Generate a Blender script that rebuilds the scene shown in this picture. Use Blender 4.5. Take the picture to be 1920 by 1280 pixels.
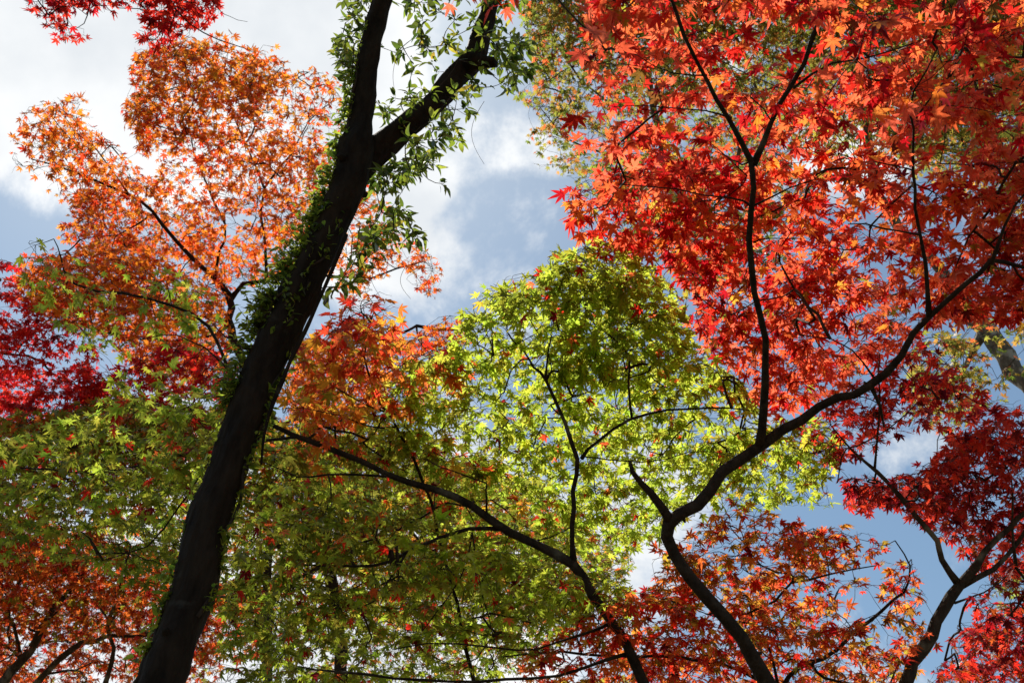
import bpy, math, random
import numpy as np
from mathutils import Vector

for o in list(bpy.data.objects):
    bpy.data.objects.remove(o, do_unlink=True)
SC = bpy.context.scene
COL = SC.collection
R = math.radians

# ------------------------------------------------------------------ camera
LENS = 38.0
PITCH = R(40)
F = 1920 * LENS / 36.0                      # focal length in pixels of the 1920 wide photograph
CAM = np.array([0.0, 0.0, 1.6])
FW = np.array([0.0, math.cos(PITCH), math.sin(PITCH)])
UP = np.array([0.0, -math.sin(PITCH), math.cos(PITCH)])
RT = np.array([1.0, 0.0, 0.0])
cd = bpy.data.cameras.new('camera'); cam = bpy.data.objects.new('camera', cd); COL.objects.link(cam)
cam.location = CAM; cam.rotation_euler = (R(90) + PITCH, 0, 0)
cd.lens = LENS; cd.sensor_width = 36; cd.clip_start = 0.05; cd.clip_end = 5000
cd.dof.use_dof = True; cd.dof.focus_distance = 4.8; cd.dof.aperture_fstop = 7.5
SC.camera = cam

# ------------------------------------------------------------------ light
SUN_EL, SUN_AZ = 60, -23                    # azimuth measured from the view direction, negative = left
SUN_STRENGTH = 5.0
SKY_STRENGTH = 0.10
EXPOSURE = 0.45
sd = np.array([math.sin(R(SUN_AZ)) * math.cos(R(SUN_EL)), math.cos(R(SUN_AZ)) * math.cos(R(SUN_EL)), math.sin(R(SUN_EL))])
ld = bpy.data.lights.new('sun', 'SUN'); ld.energy = SUN_STRENGTH; ld.angle = R(0.5); ld.color = (1.0, 0.93, 0.82)
sun = bpy.data.objects.new('sun', ld); COL.objects.link(sun)
sun.rotation_euler = Vector(sd).to_track_quat('Z', 'Y').to_euler()
SC.view_settings.view_transform = 'Standard'; SC.view_settings.look = 'None'
SC.view_settings.exposure = EXPOSURE; SC.view_settings.gamma = 1
SC.view_settings.use_curve_mapping = False
SC.cycles.max_bounces = 6; SC.cycles.diffuse_bounces = 3; SC.cycles.transmission_bounces = 4
SC.cycles.transparent_max_bounces = 4; SC.cycles.glossy_bounces = 2

def px_dir(px, py):
    d = FW + RT * ((px - 960) / F) + UP * ((640 - py) / F)
    return d / np.linalg.norm(d)

W = bpy.data.worlds.new('World'); SC.world = W; W.use_nodes = True
nt = W.node_tree; nt.nodes.clear()
def N(t, **k):
    n = nt.nodes.new(t)
    for a, b in k.items(): setattr(n, a, b)
    return n
out = N('ShaderNodeOutputWorld')
sky = N('ShaderNodeTexSky', sky_type='NISHITA', sun_disc=False, sun_elevation=R(SUN_EL), sun_rotation=R(SUN_AZ), air_density=1.0, dust_density=0.6, ozone_density=1.0)
bgs = N('ShaderNodeBackground'); bgs.inputs[1].default_value = SKY_STRENGTH
tint = N('ShaderNodeVectorMath', operation='MULTIPLY'); tint.inputs[1].default_value = (.84, .92, .86)
nt.links.new(sky.outputs[0], tint.inputs[0]); nt.links.new(tint.outputs[0], bgs.inputs[0])
bgc = N('ShaderNodeBackground'); bgc.inputs[1].default_value = 0.73
tc = N('ShaderNodeTexCoord')
nz = N('ShaderNodeTexNoise'); nz.inputs['Scale'].default_value = 6; nz.inputs['Detail'].default_value = 10; nz.inputs['Roughness'].default_value = 0.64
nz.inputs['Distortion'].default_value = 0.15
nt.links.new(tc.outputs['Generated'], nz.inputs['Vector'])
nz2 = N('ShaderNodeTexNoise'); nz2.inputs['Scale'].default_value = 7; nz2.inputs['Detail'].default_value = 7
nt.links.new(tc.outputs['Generated'], nz2.inputs['Vector'])
# cloud banks in world directions: (px, py, radius px, weight)
CLOUDS = [(60, 60, 330, .75), (330, 60, 330, .8), (560, 60, 260, .7), (430, 260, 220, .25), (20, 340, 110, .2),
          (930, 290, 120, .34), (1010, 290, 80, .3), (890, 395, 60, .34), (770, 330, 130, .36), (800, 460, 70, .34), (1000, 560, 240, -.4), (960, 490, 150, -.4), (40, 470, 160, -.3), (650, 420, 150, .4),
          (1300, 60, 140, .25), (1600, 250, 120, .3), (850, 1120, 260, .7), (520, 1200, 260, .6), (1130, 1150, 190, .35), (1240, 960, 120, .3), (120, 1130, 300, .5), (1300, 1230, 130, .3), (300, 900, 200, .5)]
acc = None
for (px, py, rad, wt) in CLOUDS:
    dp = N('ShaderNodeVectorMath', operation='DOT_PRODUCT'); dp.inputs[1].default_value = tuple(px_dir(px, py))
    nt.links.new(tc.outputs['Generated'], dp.inputs[0])
    mr = N('ShaderNodeMapRange', interpolation_type='SMOOTHSTEP')
    mr.inputs['From Min'].default_value = math.cos(rad * 1.25 / F); mr.inputs['From Max'].default_value = 1.0
    mr.inputs['To Min'].default_value = 0; mr.inputs['To Max'].default_value = wt
    nt.links.new(dp.outputs['Value'], mr.inputs['Value'])
    if acc is None: acc = mr.outputs[0]
    else:
        a = N('ShaderNodeMath', operation='ADD' if wt < 0 else 'MAXIMUM'); nt.links.new(acc, a.inputs[0]); nt.links.new(mr.outputs[0], a.inputs[1]); acc = a.outputs[0]
sc_ = N('ShaderNodeMath', operation='MULTIPLY_ADD'); sc_.inputs[1].default_value = 2.9; sc_.inputs[2].default_value = -1.55
nt.links.new(nz.outputs[0], sc_.inputs[0])
ad = N('ShaderNodeMath', operation='ADD'); nt.links.new(sc_.outputs[0], ad.inputs[0])
m2 = N('ShaderNodeMath', operation='MULTIPLY'); m2.inputs[1].default_value = 1.5; nt.links.new(acc, m2.inputs[0]); nt.links.new(m2.outputs[0], ad.inputs[1])
mrf = N('ShaderNodeMapRange', interpolation_type='SMOOTHSTEP'); mrf.inputs['From Min'].default_value = 0.0; mrf.inputs['From Max'].default_value = 0.62
nt.links.new(ad.outputs[0], mrf.inputs['Value'])
ccol = N('ShaderNodeMapRange', data_type='FLOAT_VECTOR')
ccol.inputs[7].default_value = (0.35, 0.35, 0.35); ccol.inputs[8].default_value = (0.65, 0.65, 0.65)
ccol.inputs[9].default_value = (0.82, 0.86, 0.90); ccol.inputs[10].default_value = (1.10, 1.11, 1.11)
nt.links.new(nz2.outputs[0], ccol.inputs[6]); nt.links.new(ccol.outputs[1], bgc.inputs[0])
mx = N('ShaderNodeMixShader'); nt.links.new(mrf.outputs[0], mx.inputs[0]); nt.links.new(bgs.outputs[0], mx.inputs[1]); nt.links.new(bgc.outputs[0], mx.inputs[2])
nt.links.new(mx.outputs[0], out.inputs[0])

# ------------------------------------------------------------------ helpers
def P(px, py, D):
    return CAM + D * (FW + RT * ((px - 960) / F) + UP * ((640 - py) / F))
def kz(py): return math.sin(PITCH) + (640 - py) / F * math.cos(PITCH)
def PH(px, py, h):                          # point on the ray at h metres above the camera
    return P(px, py, h / np.maximum(kz(py), 0.1))
def proj(p):
    q = p - CAM; D = q @ FW
    D = np.where(D < .05, .05, D)
    return np.stack([960 + F * (q @ RT) / D, 640 - F * (q @ UP) / D], -1), D
def in_poly(pts, poly):
    x, y = pts[:, 0], pts[:, 1]; ins = np.zeros(len(pts), bool); n = len(poly)
    for i in range(n):
        x1, y1 = poly[i]; x2, y2 = poly[(i + 1) % n]
        c = ((y1 > y) != (y2 > y)) & (x < (x2 - x1) * (y - y1) / ((y2 - y1) or 1e-9) + x1)
        ins ^= c
    return ins
def catmull(pts, step):
    pts = np.asarray(pts, float)
    if len(pts) < 3:
        k = max(2, int(np.linalg.norm(pts[1, :3] - pts[0, :3]) / step) + 1)
        t = np.linspace(0, 1, k)[:, None]; return pts[0] * (1 - t) + pts[1] * t
    ext = np.vstack([2 * pts[0] - pts[1], pts, 2 * pts[-1] - pts[-2]]); res = []
    for i in range(len(pts) - 1):
        a, b, c, d = ext[i:i + 4]
        k = max(2, int(np.linalg.norm(c[:3] - b[:3]) / step))
        for t in np.arange(k) / k:
            res.append(.5 * ((2 * b) + (-a + c) * t + (2 * a - 5 * b + 4 * c - d) * t * t + (-a + 3 * b - 3 * c + d) * t ** 3))
    res.append(pts[-1]); return np.array(res)

class Tubes:
    def __init__(s): s.v = []; s.f3 = []; s.f4 = []; s.n = 0
    def add(s, pts, rad, segs, bump=0.0, seed=0):
        pts = np.asarray(pts, float); m = len(pts); rad = np.asarray(rad, float)
        t = np.gradient(pts, axis=0); t /= np.linalg.norm(t, axis=1)[:, None] + 1e-9
        ref = np.array([0, 0, 1.]) if abs(t[0][2]) < .9 else np.array([1., 0, 0])
        u = np.cross(t[0], ref); u /= np.linalg.norm(u); us = []
        for i in range(m):
            u = u - t[i] * (u @ t[i]); u /= np.linalg.norm(u) + 1e-9; us.append(u)
        us = np.array(us); ws = np.cross(t, us)
        a = np.arange(segs) * 2 * math.pi / segs
        rr = rad[:, None] * np.ones(segs)[None]
        if bump:
            rg = np.random.RandomState(seed)
            z = np.linspace(0, 1, m)[:, None] * np.linalg.norm(np.diff(pts, axis=0), axis=1).sum()
            for k in range(9):
                fa = rg.randint(1, 7); fz = rg.uniform(2, 26); ph = rg.uniform(0, 6.28, 2)
                rr = rr * (1 + bump * rg.uniform(.4, 1) / (1 + .25 * k) * np.sin(fa * a[None] + ph[0] + 1.2 * np.sin(z * 3 + ph[1])) * np.sin(fz * z + ph[1]))
        ring = pts[:, None] + rr[..., None] * (np.cos(a)[None, :, None] * us[:, None] + np.sin(a)[None, :, None] * ws[:, None])
        s.v.append(ring.reshape(-1, 3))
        i = np.arange(m - 1)[:, None] * segs; j = np.arange(segs)[None]; j2 = (j + 1) % segs
        s.f4.append((np.stack([i + j, i + j2, i + segs + j2, i + segs + j], -1).reshape(-1, 4)) + s.n)
        s.v.append(pts[[0, -1]]); c0 = s.n + m * segs
        jj = np.arange(segs); jn = (jj + 1) % segs
        s.f3.append(np.stack([np.full(segs, c0), s.n + jn, s.n + jj], -1))
        b = s.n + (m - 1) * segs
        s.f3.append(np.stack([np.full(segs, c0 + 1), b + jj, b + jn], -1))
        s.n += m * segs + 2
def mesh_obj(name, V, f3, f4, mat, parent=None, col=None, smooth=True):
    me = bpy.data.meshes.new(name)
    V = np.asarray(V, np.float32); n3, n4 = len(f3), len(f4)
    me.vertices.add(len(V)); me.vertices.foreach_set('co', V.ravel())
    nl = n3 * 3 + n4 * 4
    idx = np.concatenate([np.asarray(f3, np.int32).ravel(), np.asarray(f4, np.int32).ravel()]).astype(np.int32)
    me.loops.add(nl); me.loops.foreach_set('vertex_index', idx)
    me.polygons.add(n3 + n4)
    st = np.concatenate([np.arange(n3) * 3, n3 * 3 + np.arange(n4) * 4]).astype(np.int32)
    me.polygons.foreach_set('loop_start', st)
    me.polygons.foreach_set('loop_total', np.concatenate([np.full(n3, 3), np.full(n4, 4)]).astype(np.int32))
    me.update(calc_edges=True)
    if smooth: me.polygons.foreach_set('use_smooth', np.ones(n3 + n4, bool))
    if col is not None:
        ca = me.color_attributes.new('leafcol', 'FLOAT_COLOR', 'POINT')
        c4 = np.ones((len(V), 4), np.float32); c4[:, :3] = col; ca.data.foreach_set('color', c4.ravel())
    me.materials.append(mat)
    o = bpy.data.objects.new(name, me); COL.objects.link(o)
    if parent is not None: o.parent = parent
    return o
def tube_obj(name, T, mat, parent):
    if not T.v: return None
    return mesh_obj(name, np.concatenate(T.v), np.concatenate(T.f3), np.concatenate(T.f4), mat, parent)
def thing(name, label, cat, loc, group=None):
    o = bpy.data.objects.new(name, None); COL.objects.link(o)
    o.empty_display_size = .3
    o['label'] = label; o['category'] = cat
    if group: o['group'] = group
    return o

# ------------------------------------------------------------------ materials
def mat_new(name):
    m = bpy.data.materials.new(name); m.use_nodes = True; m.node_tree.nodes.clear(); return m, m.node_tree
def leaf_mat(name, trans=0.6, gloss=0.06, rough=0.42, tgain=(1.0, 1.0, 1.0)):
    m, t = mat_new(name); L = t.links.new; n = t.nodes.new
    at = n('ShaderNodeAttribute'); at.attribute_name = 'leafcol'
    no = n('ShaderNodeTexNoise'); no.inputs['Scale'].default_value = 38; no.inputs['Detail'].default_value = 3
    geo = n('ShaderNodeNewGeometry'); L(geo.outputs['Position'], no.inputs['Vector'])
    mr = n('ShaderNodeMapRange'); mr.inputs['From Min'].default_value = .3; mr.inputs['From Max'].default_value = .7
    mr.inputs['To Min'].default_value = .78; mr.inputs['To Max'].default_value = 1.12
    L(no.outputs[0], mr.inputs['Value'])
    mu = n('ShaderNodeVectorMath'); mu.operation = 'SCALE'; L(at.outputs['Color'], mu.inputs[0]); L(mr.outputs[0], mu.inputs['Scale'])
    d = n('ShaderNodeBsdfDiffuse'); ms = n('ShaderNodeVectorMath'); ms.operation = 'SCALE'; ms.inputs['Scale'].default_value = .55
    L(mu.outputs[0], ms.inputs[0]); L(ms.outputs[0], d.inputs[0])
    tr = n('ShaderNodeBsdfTranslucent'); mg = n('ShaderNodeVectorMath'); mg.operation = 'MULTIPLY'; mg.inputs[1].default_value = tgain
    L(mu.outputs[0], mg.inputs[0]); L(mg.outputs[0], tr.inputs[0])
    x = n('ShaderNodeMixShader'); x.inputs[0].default_value = trans; L(d.outputs[0], x.inputs[1]); L(tr.outputs[0], x.inputs[2])
    g = n('ShaderNodeBsdfGlossy'); g.inputs['Roughness'].default_value = rough; g.inputs[0].default_value = (1, 1, 1, 1)
    fr = n('ShaderNodeFresnel'); fr.inputs[0].default_value = 1.35
    fm = n('ShaderNodeMath'); fm.operation = 'MULTIPLY'; fm.inputs[1].default_value = gloss * 3; L(fr.outputs[0], fm.inputs[0])
    y = n('ShaderNodeMixShader'); L(fm.outputs[0], y.inputs[0]); L(x.outputs[0], y.inputs[1]); L(g.outputs[0], y.inputs[2])
    o = n('ShaderNodeOutputMaterial'); L(y.outputs[0], o.inputs[0]); return m
def bark_mat(name, c1, c2, scale=14, bump=.6, lichen=None, la=.62):
    m, t = mat_new(name); L = t.links.new; n = t.nodes.new
    geo = n('ShaderNodeNewGeometry'); mp = n('ShaderNodeMapping'); mp.inputs['Scale'].default_value = (1, 1, .35)
    L(geo.outputs['Position'], mp.inputs[0])
    no = n('ShaderNodeTexNoise'); no.inputs['Scale'].default_value = scale; no.inputs['Detail'].default_value = 7; no.inputs['Roughness'].default_value = .68
    L(mp.outputs[0], no.inputs['Vector'])
    cr = n('ShaderNodeValToRGB'); cr.color_ramp.elements[0].position = .35; cr.color_ramp.elements[0].color = (*c1, 1)
    cr.color_ramp.elements[1].position = .68; cr.color_ramp.elements[1].color = (*c2, 1); L(no.outputs[0], cr.inputs[0])
    cur = cr.outputs[0]
    if lichen:
        n2 = n('ShaderNodeTexNoise'); n2.inputs['Scale'].default_value = 7; n2.inputs['Detail'].default_value = 6; L(geo.outputs['Position'], n2.inputs['Vector'])
        r2 = n('ShaderNodeMapRange'); r2.inputs['From Min'].default_value = la - .06; r2.inputs['From Max'].default_value = la + .04; L(n2.outputs[0], r2.inputs['Value'])
        mxn = n('ShaderNodeMix'); mxn.data_type = 'RGBA'; L(r2.outputs[0], mxn.inputs[0]); L(cur, mxn.inputs[6]); mxn.inputs[7].default_value = (*lichen, 1); cur = mxn.outputs[2]
    b = n('ShaderNodeBsdfPrincipled'); b.inputs['Roughness'].default_value = .85; b.inputs['Specular IOR Level'].default_value = .12; L(cur, b.inputs['Base Color'])
    vo = n('ShaderNodeTexVoronoi'); vo.inputs['Scale'].default_value = scale * 3.2; L(mp.outputs[0], vo.inputs['Vector'])
    ad = n('ShaderNodeMath'); ad.operation = 'MULTIPLY_ADD'; ad.inputs[1].default_value = .5; L(vo.outputs[0], ad.inputs[0]); L(no.outputs[0], ad.inputs[2])
    bp = n('ShaderNodeBump'); bp.inputs['Strength'].default_value = bump; bp.inputs['Distance'].default_value = .02; L(ad.outputs[0], bp.inputs['Height']); L(bp.outputs[0], b.inputs['Normal'])
    o = n('ShaderNodeOutputMaterial'); L(b.outputs[0], o.inputs[0]); return m
M_LEAF = leaf_mat('maple_leaf', .80, .02, .55)
M_LEAFD = leaf_mat('evergreen_leaf', .68, .04, .45)
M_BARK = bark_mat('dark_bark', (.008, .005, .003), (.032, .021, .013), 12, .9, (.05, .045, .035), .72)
M_BARKM = bark_mat('maple_bark', (.015, .011, .009), (.05, .037, .028), 20, .5, (.10, .09, .07), .68)
M_BARKP = bark_mat('pale_bark', (.07, .058, .045), (.19, .165, .135), 15, .5, (.36, .35, .31), .6)
M_BARKG = bark_mat('grey_brown_bark', (.028, .022, .018), (.085, .068, .054), 18, .7, (.16, .15, .12), .62)
M_TWIG = bark_mat('twig_bark', (.025, .018, .014), (.065, .045, .034), 40, .2)

# ------------------------------------------------------------------ leaf templates: fans round a centre
rs = np.random.RandomState(7)
def maple_template(k, hi):
    ang = np.radians([-128, -88, -44, 0, 44, 88, 128]) + rs.normal(0, .05, 7)
    ln = np.array([.30, .66, .92, 1.06, .92, .66, .30]) * (1 + rs.normal(0, .05, 7))
    pts = []
    c = np.array([0, 0.0])
    for i in range(7):
        d = np.array([math.sin(ang[i]), math.cos(ang[i])]); s = np.array([d[1], -d[0]])
        wd = .15 * (ln[i] ** .5)
        if hi:
            pts.append((c + d * ln[i] * .42 - s * wd, .42 * ln[i])); pts.append((c + d * ln[i] * .72 - s * wd * .62, .72 * ln[i]))
            pts.append((c + d * ln[i], ln[i]))
            pts.append((c + d * ln[i] * .72 + s * wd * .62, .72 * ln[i])); pts.append((c + d * ln[i] * .42 + s * wd, .42 * ln[i]))
        else:
            pts.append((c + d * ln[i] * .5 - s * wd, .5 * ln[i])); pts.append((c + d * ln[i], ln[i])); pts.append((c + d * ln[i] * .5 + s * wd, .5 * ln[i]))
        if i < 6:
            a2 = (ang[i] + ang[i + 1]) / 2; r2 = .25 * min(1, (ln[i] + ln[i + 1]) / 1.6) + .02
            pts.append((c + r2 * np.array([math.sin(a2), math.cos(a2)]), r2))
    pts.append((np.array([0, -.06]), .06))
    cup = rs.uniform(.05, .34); twist = rs.normal(0, .12); bend = rs.normal(.06, .14)
    V = [(0, 0, .03)] + [(p[0], p[1], .03 - cup * q * q + twist * p[0] * p[1] - bend * p[1] ** 2 * .8 + rs.normal(0, .018)) for p, q in pts]
    V = np.array(V) * .5
    # petiole: slim three-sided prism from the base backwards
    n = len(V)
    F3 = [(0, i, i % (n - 1) + 1) for i in range(1, n)]
    V[:, 1] += .0
    pv = []
    for y, z in ((-.02, .01), (-.55, -.02 - rs.uniform(0, .08))):
        for a in (0, 2.09, 4.19): pv.append((.009 * math.cos(a), y, z + .009 * math.sin(a)))
    b = n
    PF = [(b + i, b + (i + 1) % 3, b + 3 + (i + 1) % 3) for i in range(3)] + [(b + i, b + 3 + (i + 1) % 3, b + 3 + i) for i in range(3)]
    V = np.vstack([V, pv]); F3 = F3 + PF
    return V, np.array(F3)
def ovate_template(k):
    pts = [(0, .0), (.13, .12), (.21, .32), (.2, .55), (.12, .8), (0, 1.02), (-.12, .8), (-.2, .55), (-.21, .32), (-.13, .12)]
    bend = rs.uniform(.1, .35); fold = rs.uniform(.1, .5)
    mid = [(0, .3), (0, .7)]
    V = [(x, y, fold * abs(x) - bend * y * y + rs.normal(0, .006)) for x, y in pts] + [(x, y, -bend * y * y) for x, y in mid]
    F3 = [(0, 1, 10), (1, 2, 10), (2, 3, 10), (3, 11, 10), (3, 4, 11), (4, 5, 11), (5, 6, 11), (6, 7, 11), (7, 10, 11), (7, 8, 10), (8, 9, 10), (9, 0, 10)]
    pv = []
    for y, z in ((.02, .0), (-.2, .0)):
        for a in (0, 2.09, 4.19): pv.append((.012 * math.cos(a), y, z + .012 * math.sin(a)))
    b = 12
    PF = [(b + i, b + (i + 1) % 3, b + 3 + (i + 1) % 3) for i in range(3)] + [(b + i, b + 3 + (i + 1) % 3, b + 3 + i) for i in range(3)]
    return np.vstack([V, pv]), np.array(F3 + PF)
TH = [maple_template(i, True) for i in range(10)]
TL = [maple_template(i, False) for i in range(8)]
TO = [ovate_template(i) for i in range(6)]

def leaves_obj(name, pos, tip, nrm, size, col, temps, mat, parent):
    V = []; FF = []; C = []; off = 0
    tip = tip / (np.linalg.norm(tip, axis=1)[:, None] + 1e-9)
    nrm = nrm - tip * (nrm * tip).sum(1)[:, None]; nrm /= np.linalg.norm(nrm, axis=1)[:, None] + 1e-9
    sx = np.cross(tip, nrm)
    which = rs.randint(0, len(temps), len(pos))
    for k, (tv, tf) in enumerate(temps):
        i = np.where(which == k)[0]
        if not len(i): continue
        st = 1 + rs.normal(0, .1, (len(i), 3)); zz = rs.uniform(.3, 2.7, len(i))
        loc = tv[None] * st[:, None]; loc[..., 2] *= zz[:, None]
        w = (loc[..., 0:1] * sx[i][:, None] + loc[..., 1:2] * tip[i][:, None] + loc[..., 2:3] * nrm[i][:, None]) * size[i][:, None, None] + pos[i][:, None]
        n = len(tv)
        rr = np.linalg.norm(tv[:, :2], axis=1); rr = (rr / rr.max())[None, :, None]; q_ = len(i)
        tipc = np.clip(rs.normal(.16, .2, (q_, 1, 1)), 0, .75) * (np.clip(rr - .35, 0, 1) / .65) ** 1.5
        cc = col[i][:, None] * (1 + (.55 - rr) * np.array([.06, .20, .12])) * (1 - tipc) + tipc * col[i][:, None] * np.array([.62, .38, .45])
        V.append(w.reshape(-1, 3)); FF.append((tf[None] + (np.arange(len(i)) * n)[:, None, None]).reshape(-1, 3) + off)
        C.append(np.clip(cc, .004, .97).reshape(-1, 3)); off += n * len(i)
    return mesh_obj(name, np.concatenate(V), np.concatenate(FF), np.zeros((0, 4), np.int32), mat, parent, np.concatenate(C), smooth=False)

# smooth 3-D value noise for clumps and colour drifts
def vnoise(p, scale, seed):
    rg = np.random.RandomState(seed); r = np.zeros(len(p))
    for k in range(7):
        d = rg.normal(size=3); d /= np.linalg.norm(d); r += np.sin((p @ d) * scale * rg.uniform(.6, 1.7) + rg.uniform(0, 6.28))
    return r / 7 * 1.6

# ------------------------------------------------------------------ tree builder
COUNT = {}
DENS = 3.7
def build_tree(name, label, cat, trunk, limbs, regions, pal, leaf=.08, hi=True, seed=1, bark=None, group=None, base=None,
               spray=7, tsize=.10, r0=.0010, droop=.35, wob=.045, step=.10, segs=14, bump=.08, clump=.5, cs=2.2, nodroop=.5, poly_keep=True, maxr=.006, mat=None, temps=None, wide=1.0, ends=None):
    rg = np.random.RandomState(seed)
    root = thing(name, label, cat, base, group)
    tp = [(*P(x, y, D), r * (1 if bark is M_BARK else .88) * D / F) for x, y, D, r in trunk]
    if base is not None:
        b = np.array([*base, 0.0, tp[0][3] * 1.5]); f0 = np.array(tp[0])
        mid = b * .45 + f0 * .55; mid[3] = tp[0][3] * 1.12
        dx = (f0 - np.array(tp[1]))[:3]; dx /= np.linalg.norm(dx) + 1e-9
        e1 = f0.copy(); e1[:3] += dx * min(.7, f0[2] * .25); e1[3] *= 1.05
        mid = b * .5 + e1 * .5; mid[3] = e1[3] * 1.1
        tp = [tuple(b - np.array([0, 0, .25, 0]) + np.array([0, 0, 0, .03])), tuple(b + np.array([0, 0, .12, 0])), tuple(mid), tuple(e1)] + tp
        root.location = (base[0], base[1], 0)
    inv = np.array(root.location)
    bark = bark or M_BARKM
    nodes = []
    def addline(nm, q, sg, sd):
        c = catmull(q, step)
        k = len(c)
        wv = np.zeros((k, 3))
        for j in range(3):
            s = rg.uniform(0, 6, 3)
            L_ = np.arange(k) * step
            wv[:, j] = np.sin(L_ * 5 + s[0]) * .5 + np.sin(L_ * 11 + s[1]) * .3 + np.sin(L_ * 23 + s[2]) * .15
        fade = np.minimum(1, np.arange(k) / 3.0)[:, None]
        c[:, :3] += wv * wob * fade * np.minimum(1, c[:, 3:4] * 0 + .55)
        c[:, 3] *= 1 + rg.normal(0, .045, k) + (.32 * np.exp(-np.arange(k) * step / .07) if nm == 'limb' else 0)
        T = Tubes(); T.add(c[:, :3] - inv, c[:, 3], sg, bump, sd)
        # small knots and stubs
        for q_ in range(int(k * step / .7)):
            i = rg.randint(1, k - 1) if k > 3 else 0
            d = rg.normal(size=3); t_ = c[min(i + 1, k - 1), :3] - c[i, :3]; d -= t_ * (d @ t_) / (t_ @ t_ + 1e-9); d /= np.linalg.norm(d)
            r_ = c[i, 3]; L_ = r_ * rg.uniform(1.15, 1.7)
            T.add([c[i, :3] - inv, c[i, :3] - inv + d * L_ * .6, c[i, :3] - inv + d * L_], [r_ * .45, r_ * .34, r_ * .16], 6)
        tube_obj(nm, T, bark, root)
        return c
    c = addline('trunk', tp, segs, seed)
    if base is None or True: nodes.append(c[len(c) // 2:, :3])
    for j, lb in enumerate(limbs):
        q = [(*P(x, y, D), r * (1 if bark is M_BARK else .88) * D / F) for x, y, D, r in lb]
        c = addline('limb', q, max(6, segs - 4), seed + j)
        nodes.append(c[1:, :3])
    NP = np.concatenate(nodes)
    # targets
    tgt = []
    for (poly, h0, h1, cov) in regions:
        poly = np.array(poly, float); lo, hi_ = poly.min(0), poly.max(0)
        n_try = 16000
        q = rg.uniform(lo, hi_, (n_try, 2)); ok = in_poly(q, poly); area = ok.mean() * (hi_ - lo).prod()
        hmid = (h0 + h1) / 2; kk = np.array([kz(y) for y in q[:, 1]]); w = leaf * F / (hmid / kk[ok].mean())
        nt_ = int(DENS * cov * area / (.30 * w * w) / spray / wide) + 1
        q = q[ok]; h = rg.uniform(h0, h1, len(q)); pts = np.array([PH(a, b, hh) for (a, b), hh in zip(q, h)])
        pr = 1 / (1 + np.exp(-(vnoise(pts, cs, seed + 50) * 4 + (1 - clump) * 6 - 1.5)))
        pts = pts[rg.rand(len(pts)) < pr][:nt_]
        tgt.append(pts)
    TG = np.concatenate(tgt)
    # grow twigs: each target joins the nearest grown node
    n0 = len(NP); nb = len(TG)
    best = np.full(nb, 1e9); par = np.zeros(nb, int); plen = np.zeros(n0 + nb)
    A = np.vstack([NP, TG]); done = np.zeros(nb, bool)
    for i in range(n0):
        d = np.linalg.norm(TG - NP[i], axis=1); u = d < best; best[u] = d[u]; par[u] = i
    parent = -np.ones(n0 + nb, int)
    for _ in range(nb):
        bb = np.where(done, 1e9, best); i = int(bb.argmin()); done[i] = True
        parent[n0 + i] = par[i]; pl = plen[par[i]] + np.linalg.norm(A[par[i]] - TG[i]); plen[n0 + i] = pl
        d = np.linalg.norm(TG - TG[i], axis=1) + .25 * pl; u = (d < best) & ~done; best[u] = d[u]; par[u] = n0 + i
    desc = np.zeros(n0 + nb); order = np.argsort(-plen[n0:]) + n0
    ch = {}
    for i in order:
        desc[i] += 1; desc[parent[i]] += desc[i]
        ch.setdefault(int(parent[i]), []).append(int(i))
    T = Tubes()
    rad = lambda n: min(maxr, r0 * (n ** .40) * 1.0)
    lp = []; lt = []; ln_ = []; dirs = {}
    for i in range(n0, n0 + nb):          # wiggly edge
        a, b = A[parent[i]], A[i]; L_ = np.linalg.norm(b - a)
        pd = dirs.get(int(parent[i]))
        k = 3 if L_ < .25 else 6
        t = np.linspace(0, 1, k)[:, None]
        m1 = a + ((pd * .28 + (b - a) / (L_ + 1e-9) * .2 if pd is not None else (b - a) / (L_ + 1e-9) * .45) + np.array([0, 0, .05])) * L_ + rg.normal(0, .06, 3) * L_
        line = (1 - t) ** 2 * a + 2 * t * (1 - t) * m1 + t * t * b
        line[1:-1] += rg.normal(0, .02, (k - 2, 3)) * L_
        dv = line[-1] - line[-2]; dirs[i] = dv / (np.linalg.norm(dv) + 1e-9)
        r1 = rad(desc[i] + 1.0); r2 = rad(desc[i])
        if int(parent[i]) < n0: r1 *= 1.25
        T.add(line - inv, np.linspace(r1, r2, k), 5 if r1 > .004 else 3)
        # spray of leaves round the target: leading twiglet and two side twiglets
        d0 = dirs[i].copy(); d0[2] *= .35; d0 /= np.linalg.norm(d0) + 1e-9
        side = np.cross(d0, [0, 0, 1.]); side /= np.linalg.norm(side) + 1e-9
        nleft = max(2, int(rg.normal(spray, spray * .3)))
        arms = [(d0, 1.0), (d0 * .6 + side * .8, .75), (d0 * .6 - side * .8, .75)]
        rg.shuffle(arms)
        na = 2 if nleft < 7 else 3
        for (ad, al) in arms[:na]:
            ad = ad + rg.normal(0, .22, 3); ad /= np.linalg.norm(ad)
            ll = tsize * al * rg.uniform(.6, 1.3) * (1.0 if desc[i] < 2 else .8)
            e = b + ad * ll + np.array([0, 0, -.1 * ll])
            if poly_keep and not any(in_poly(proj(e[None])[0], rp[0])[0] for rp in regions): continue
            T.add(np.array([b, (b + e) / 2 + rg.normal(0, .04, 3) * ll, e]) - inv, [r0 * 1.05, r0 * .85, r0 * .6], 3)
            m = max(1, int(round(nleft / na)))
            s2 = np.cross(ad, [0, 0, 1.]); s2 /= np.linalg.norm(s2) + 1e-9
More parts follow.
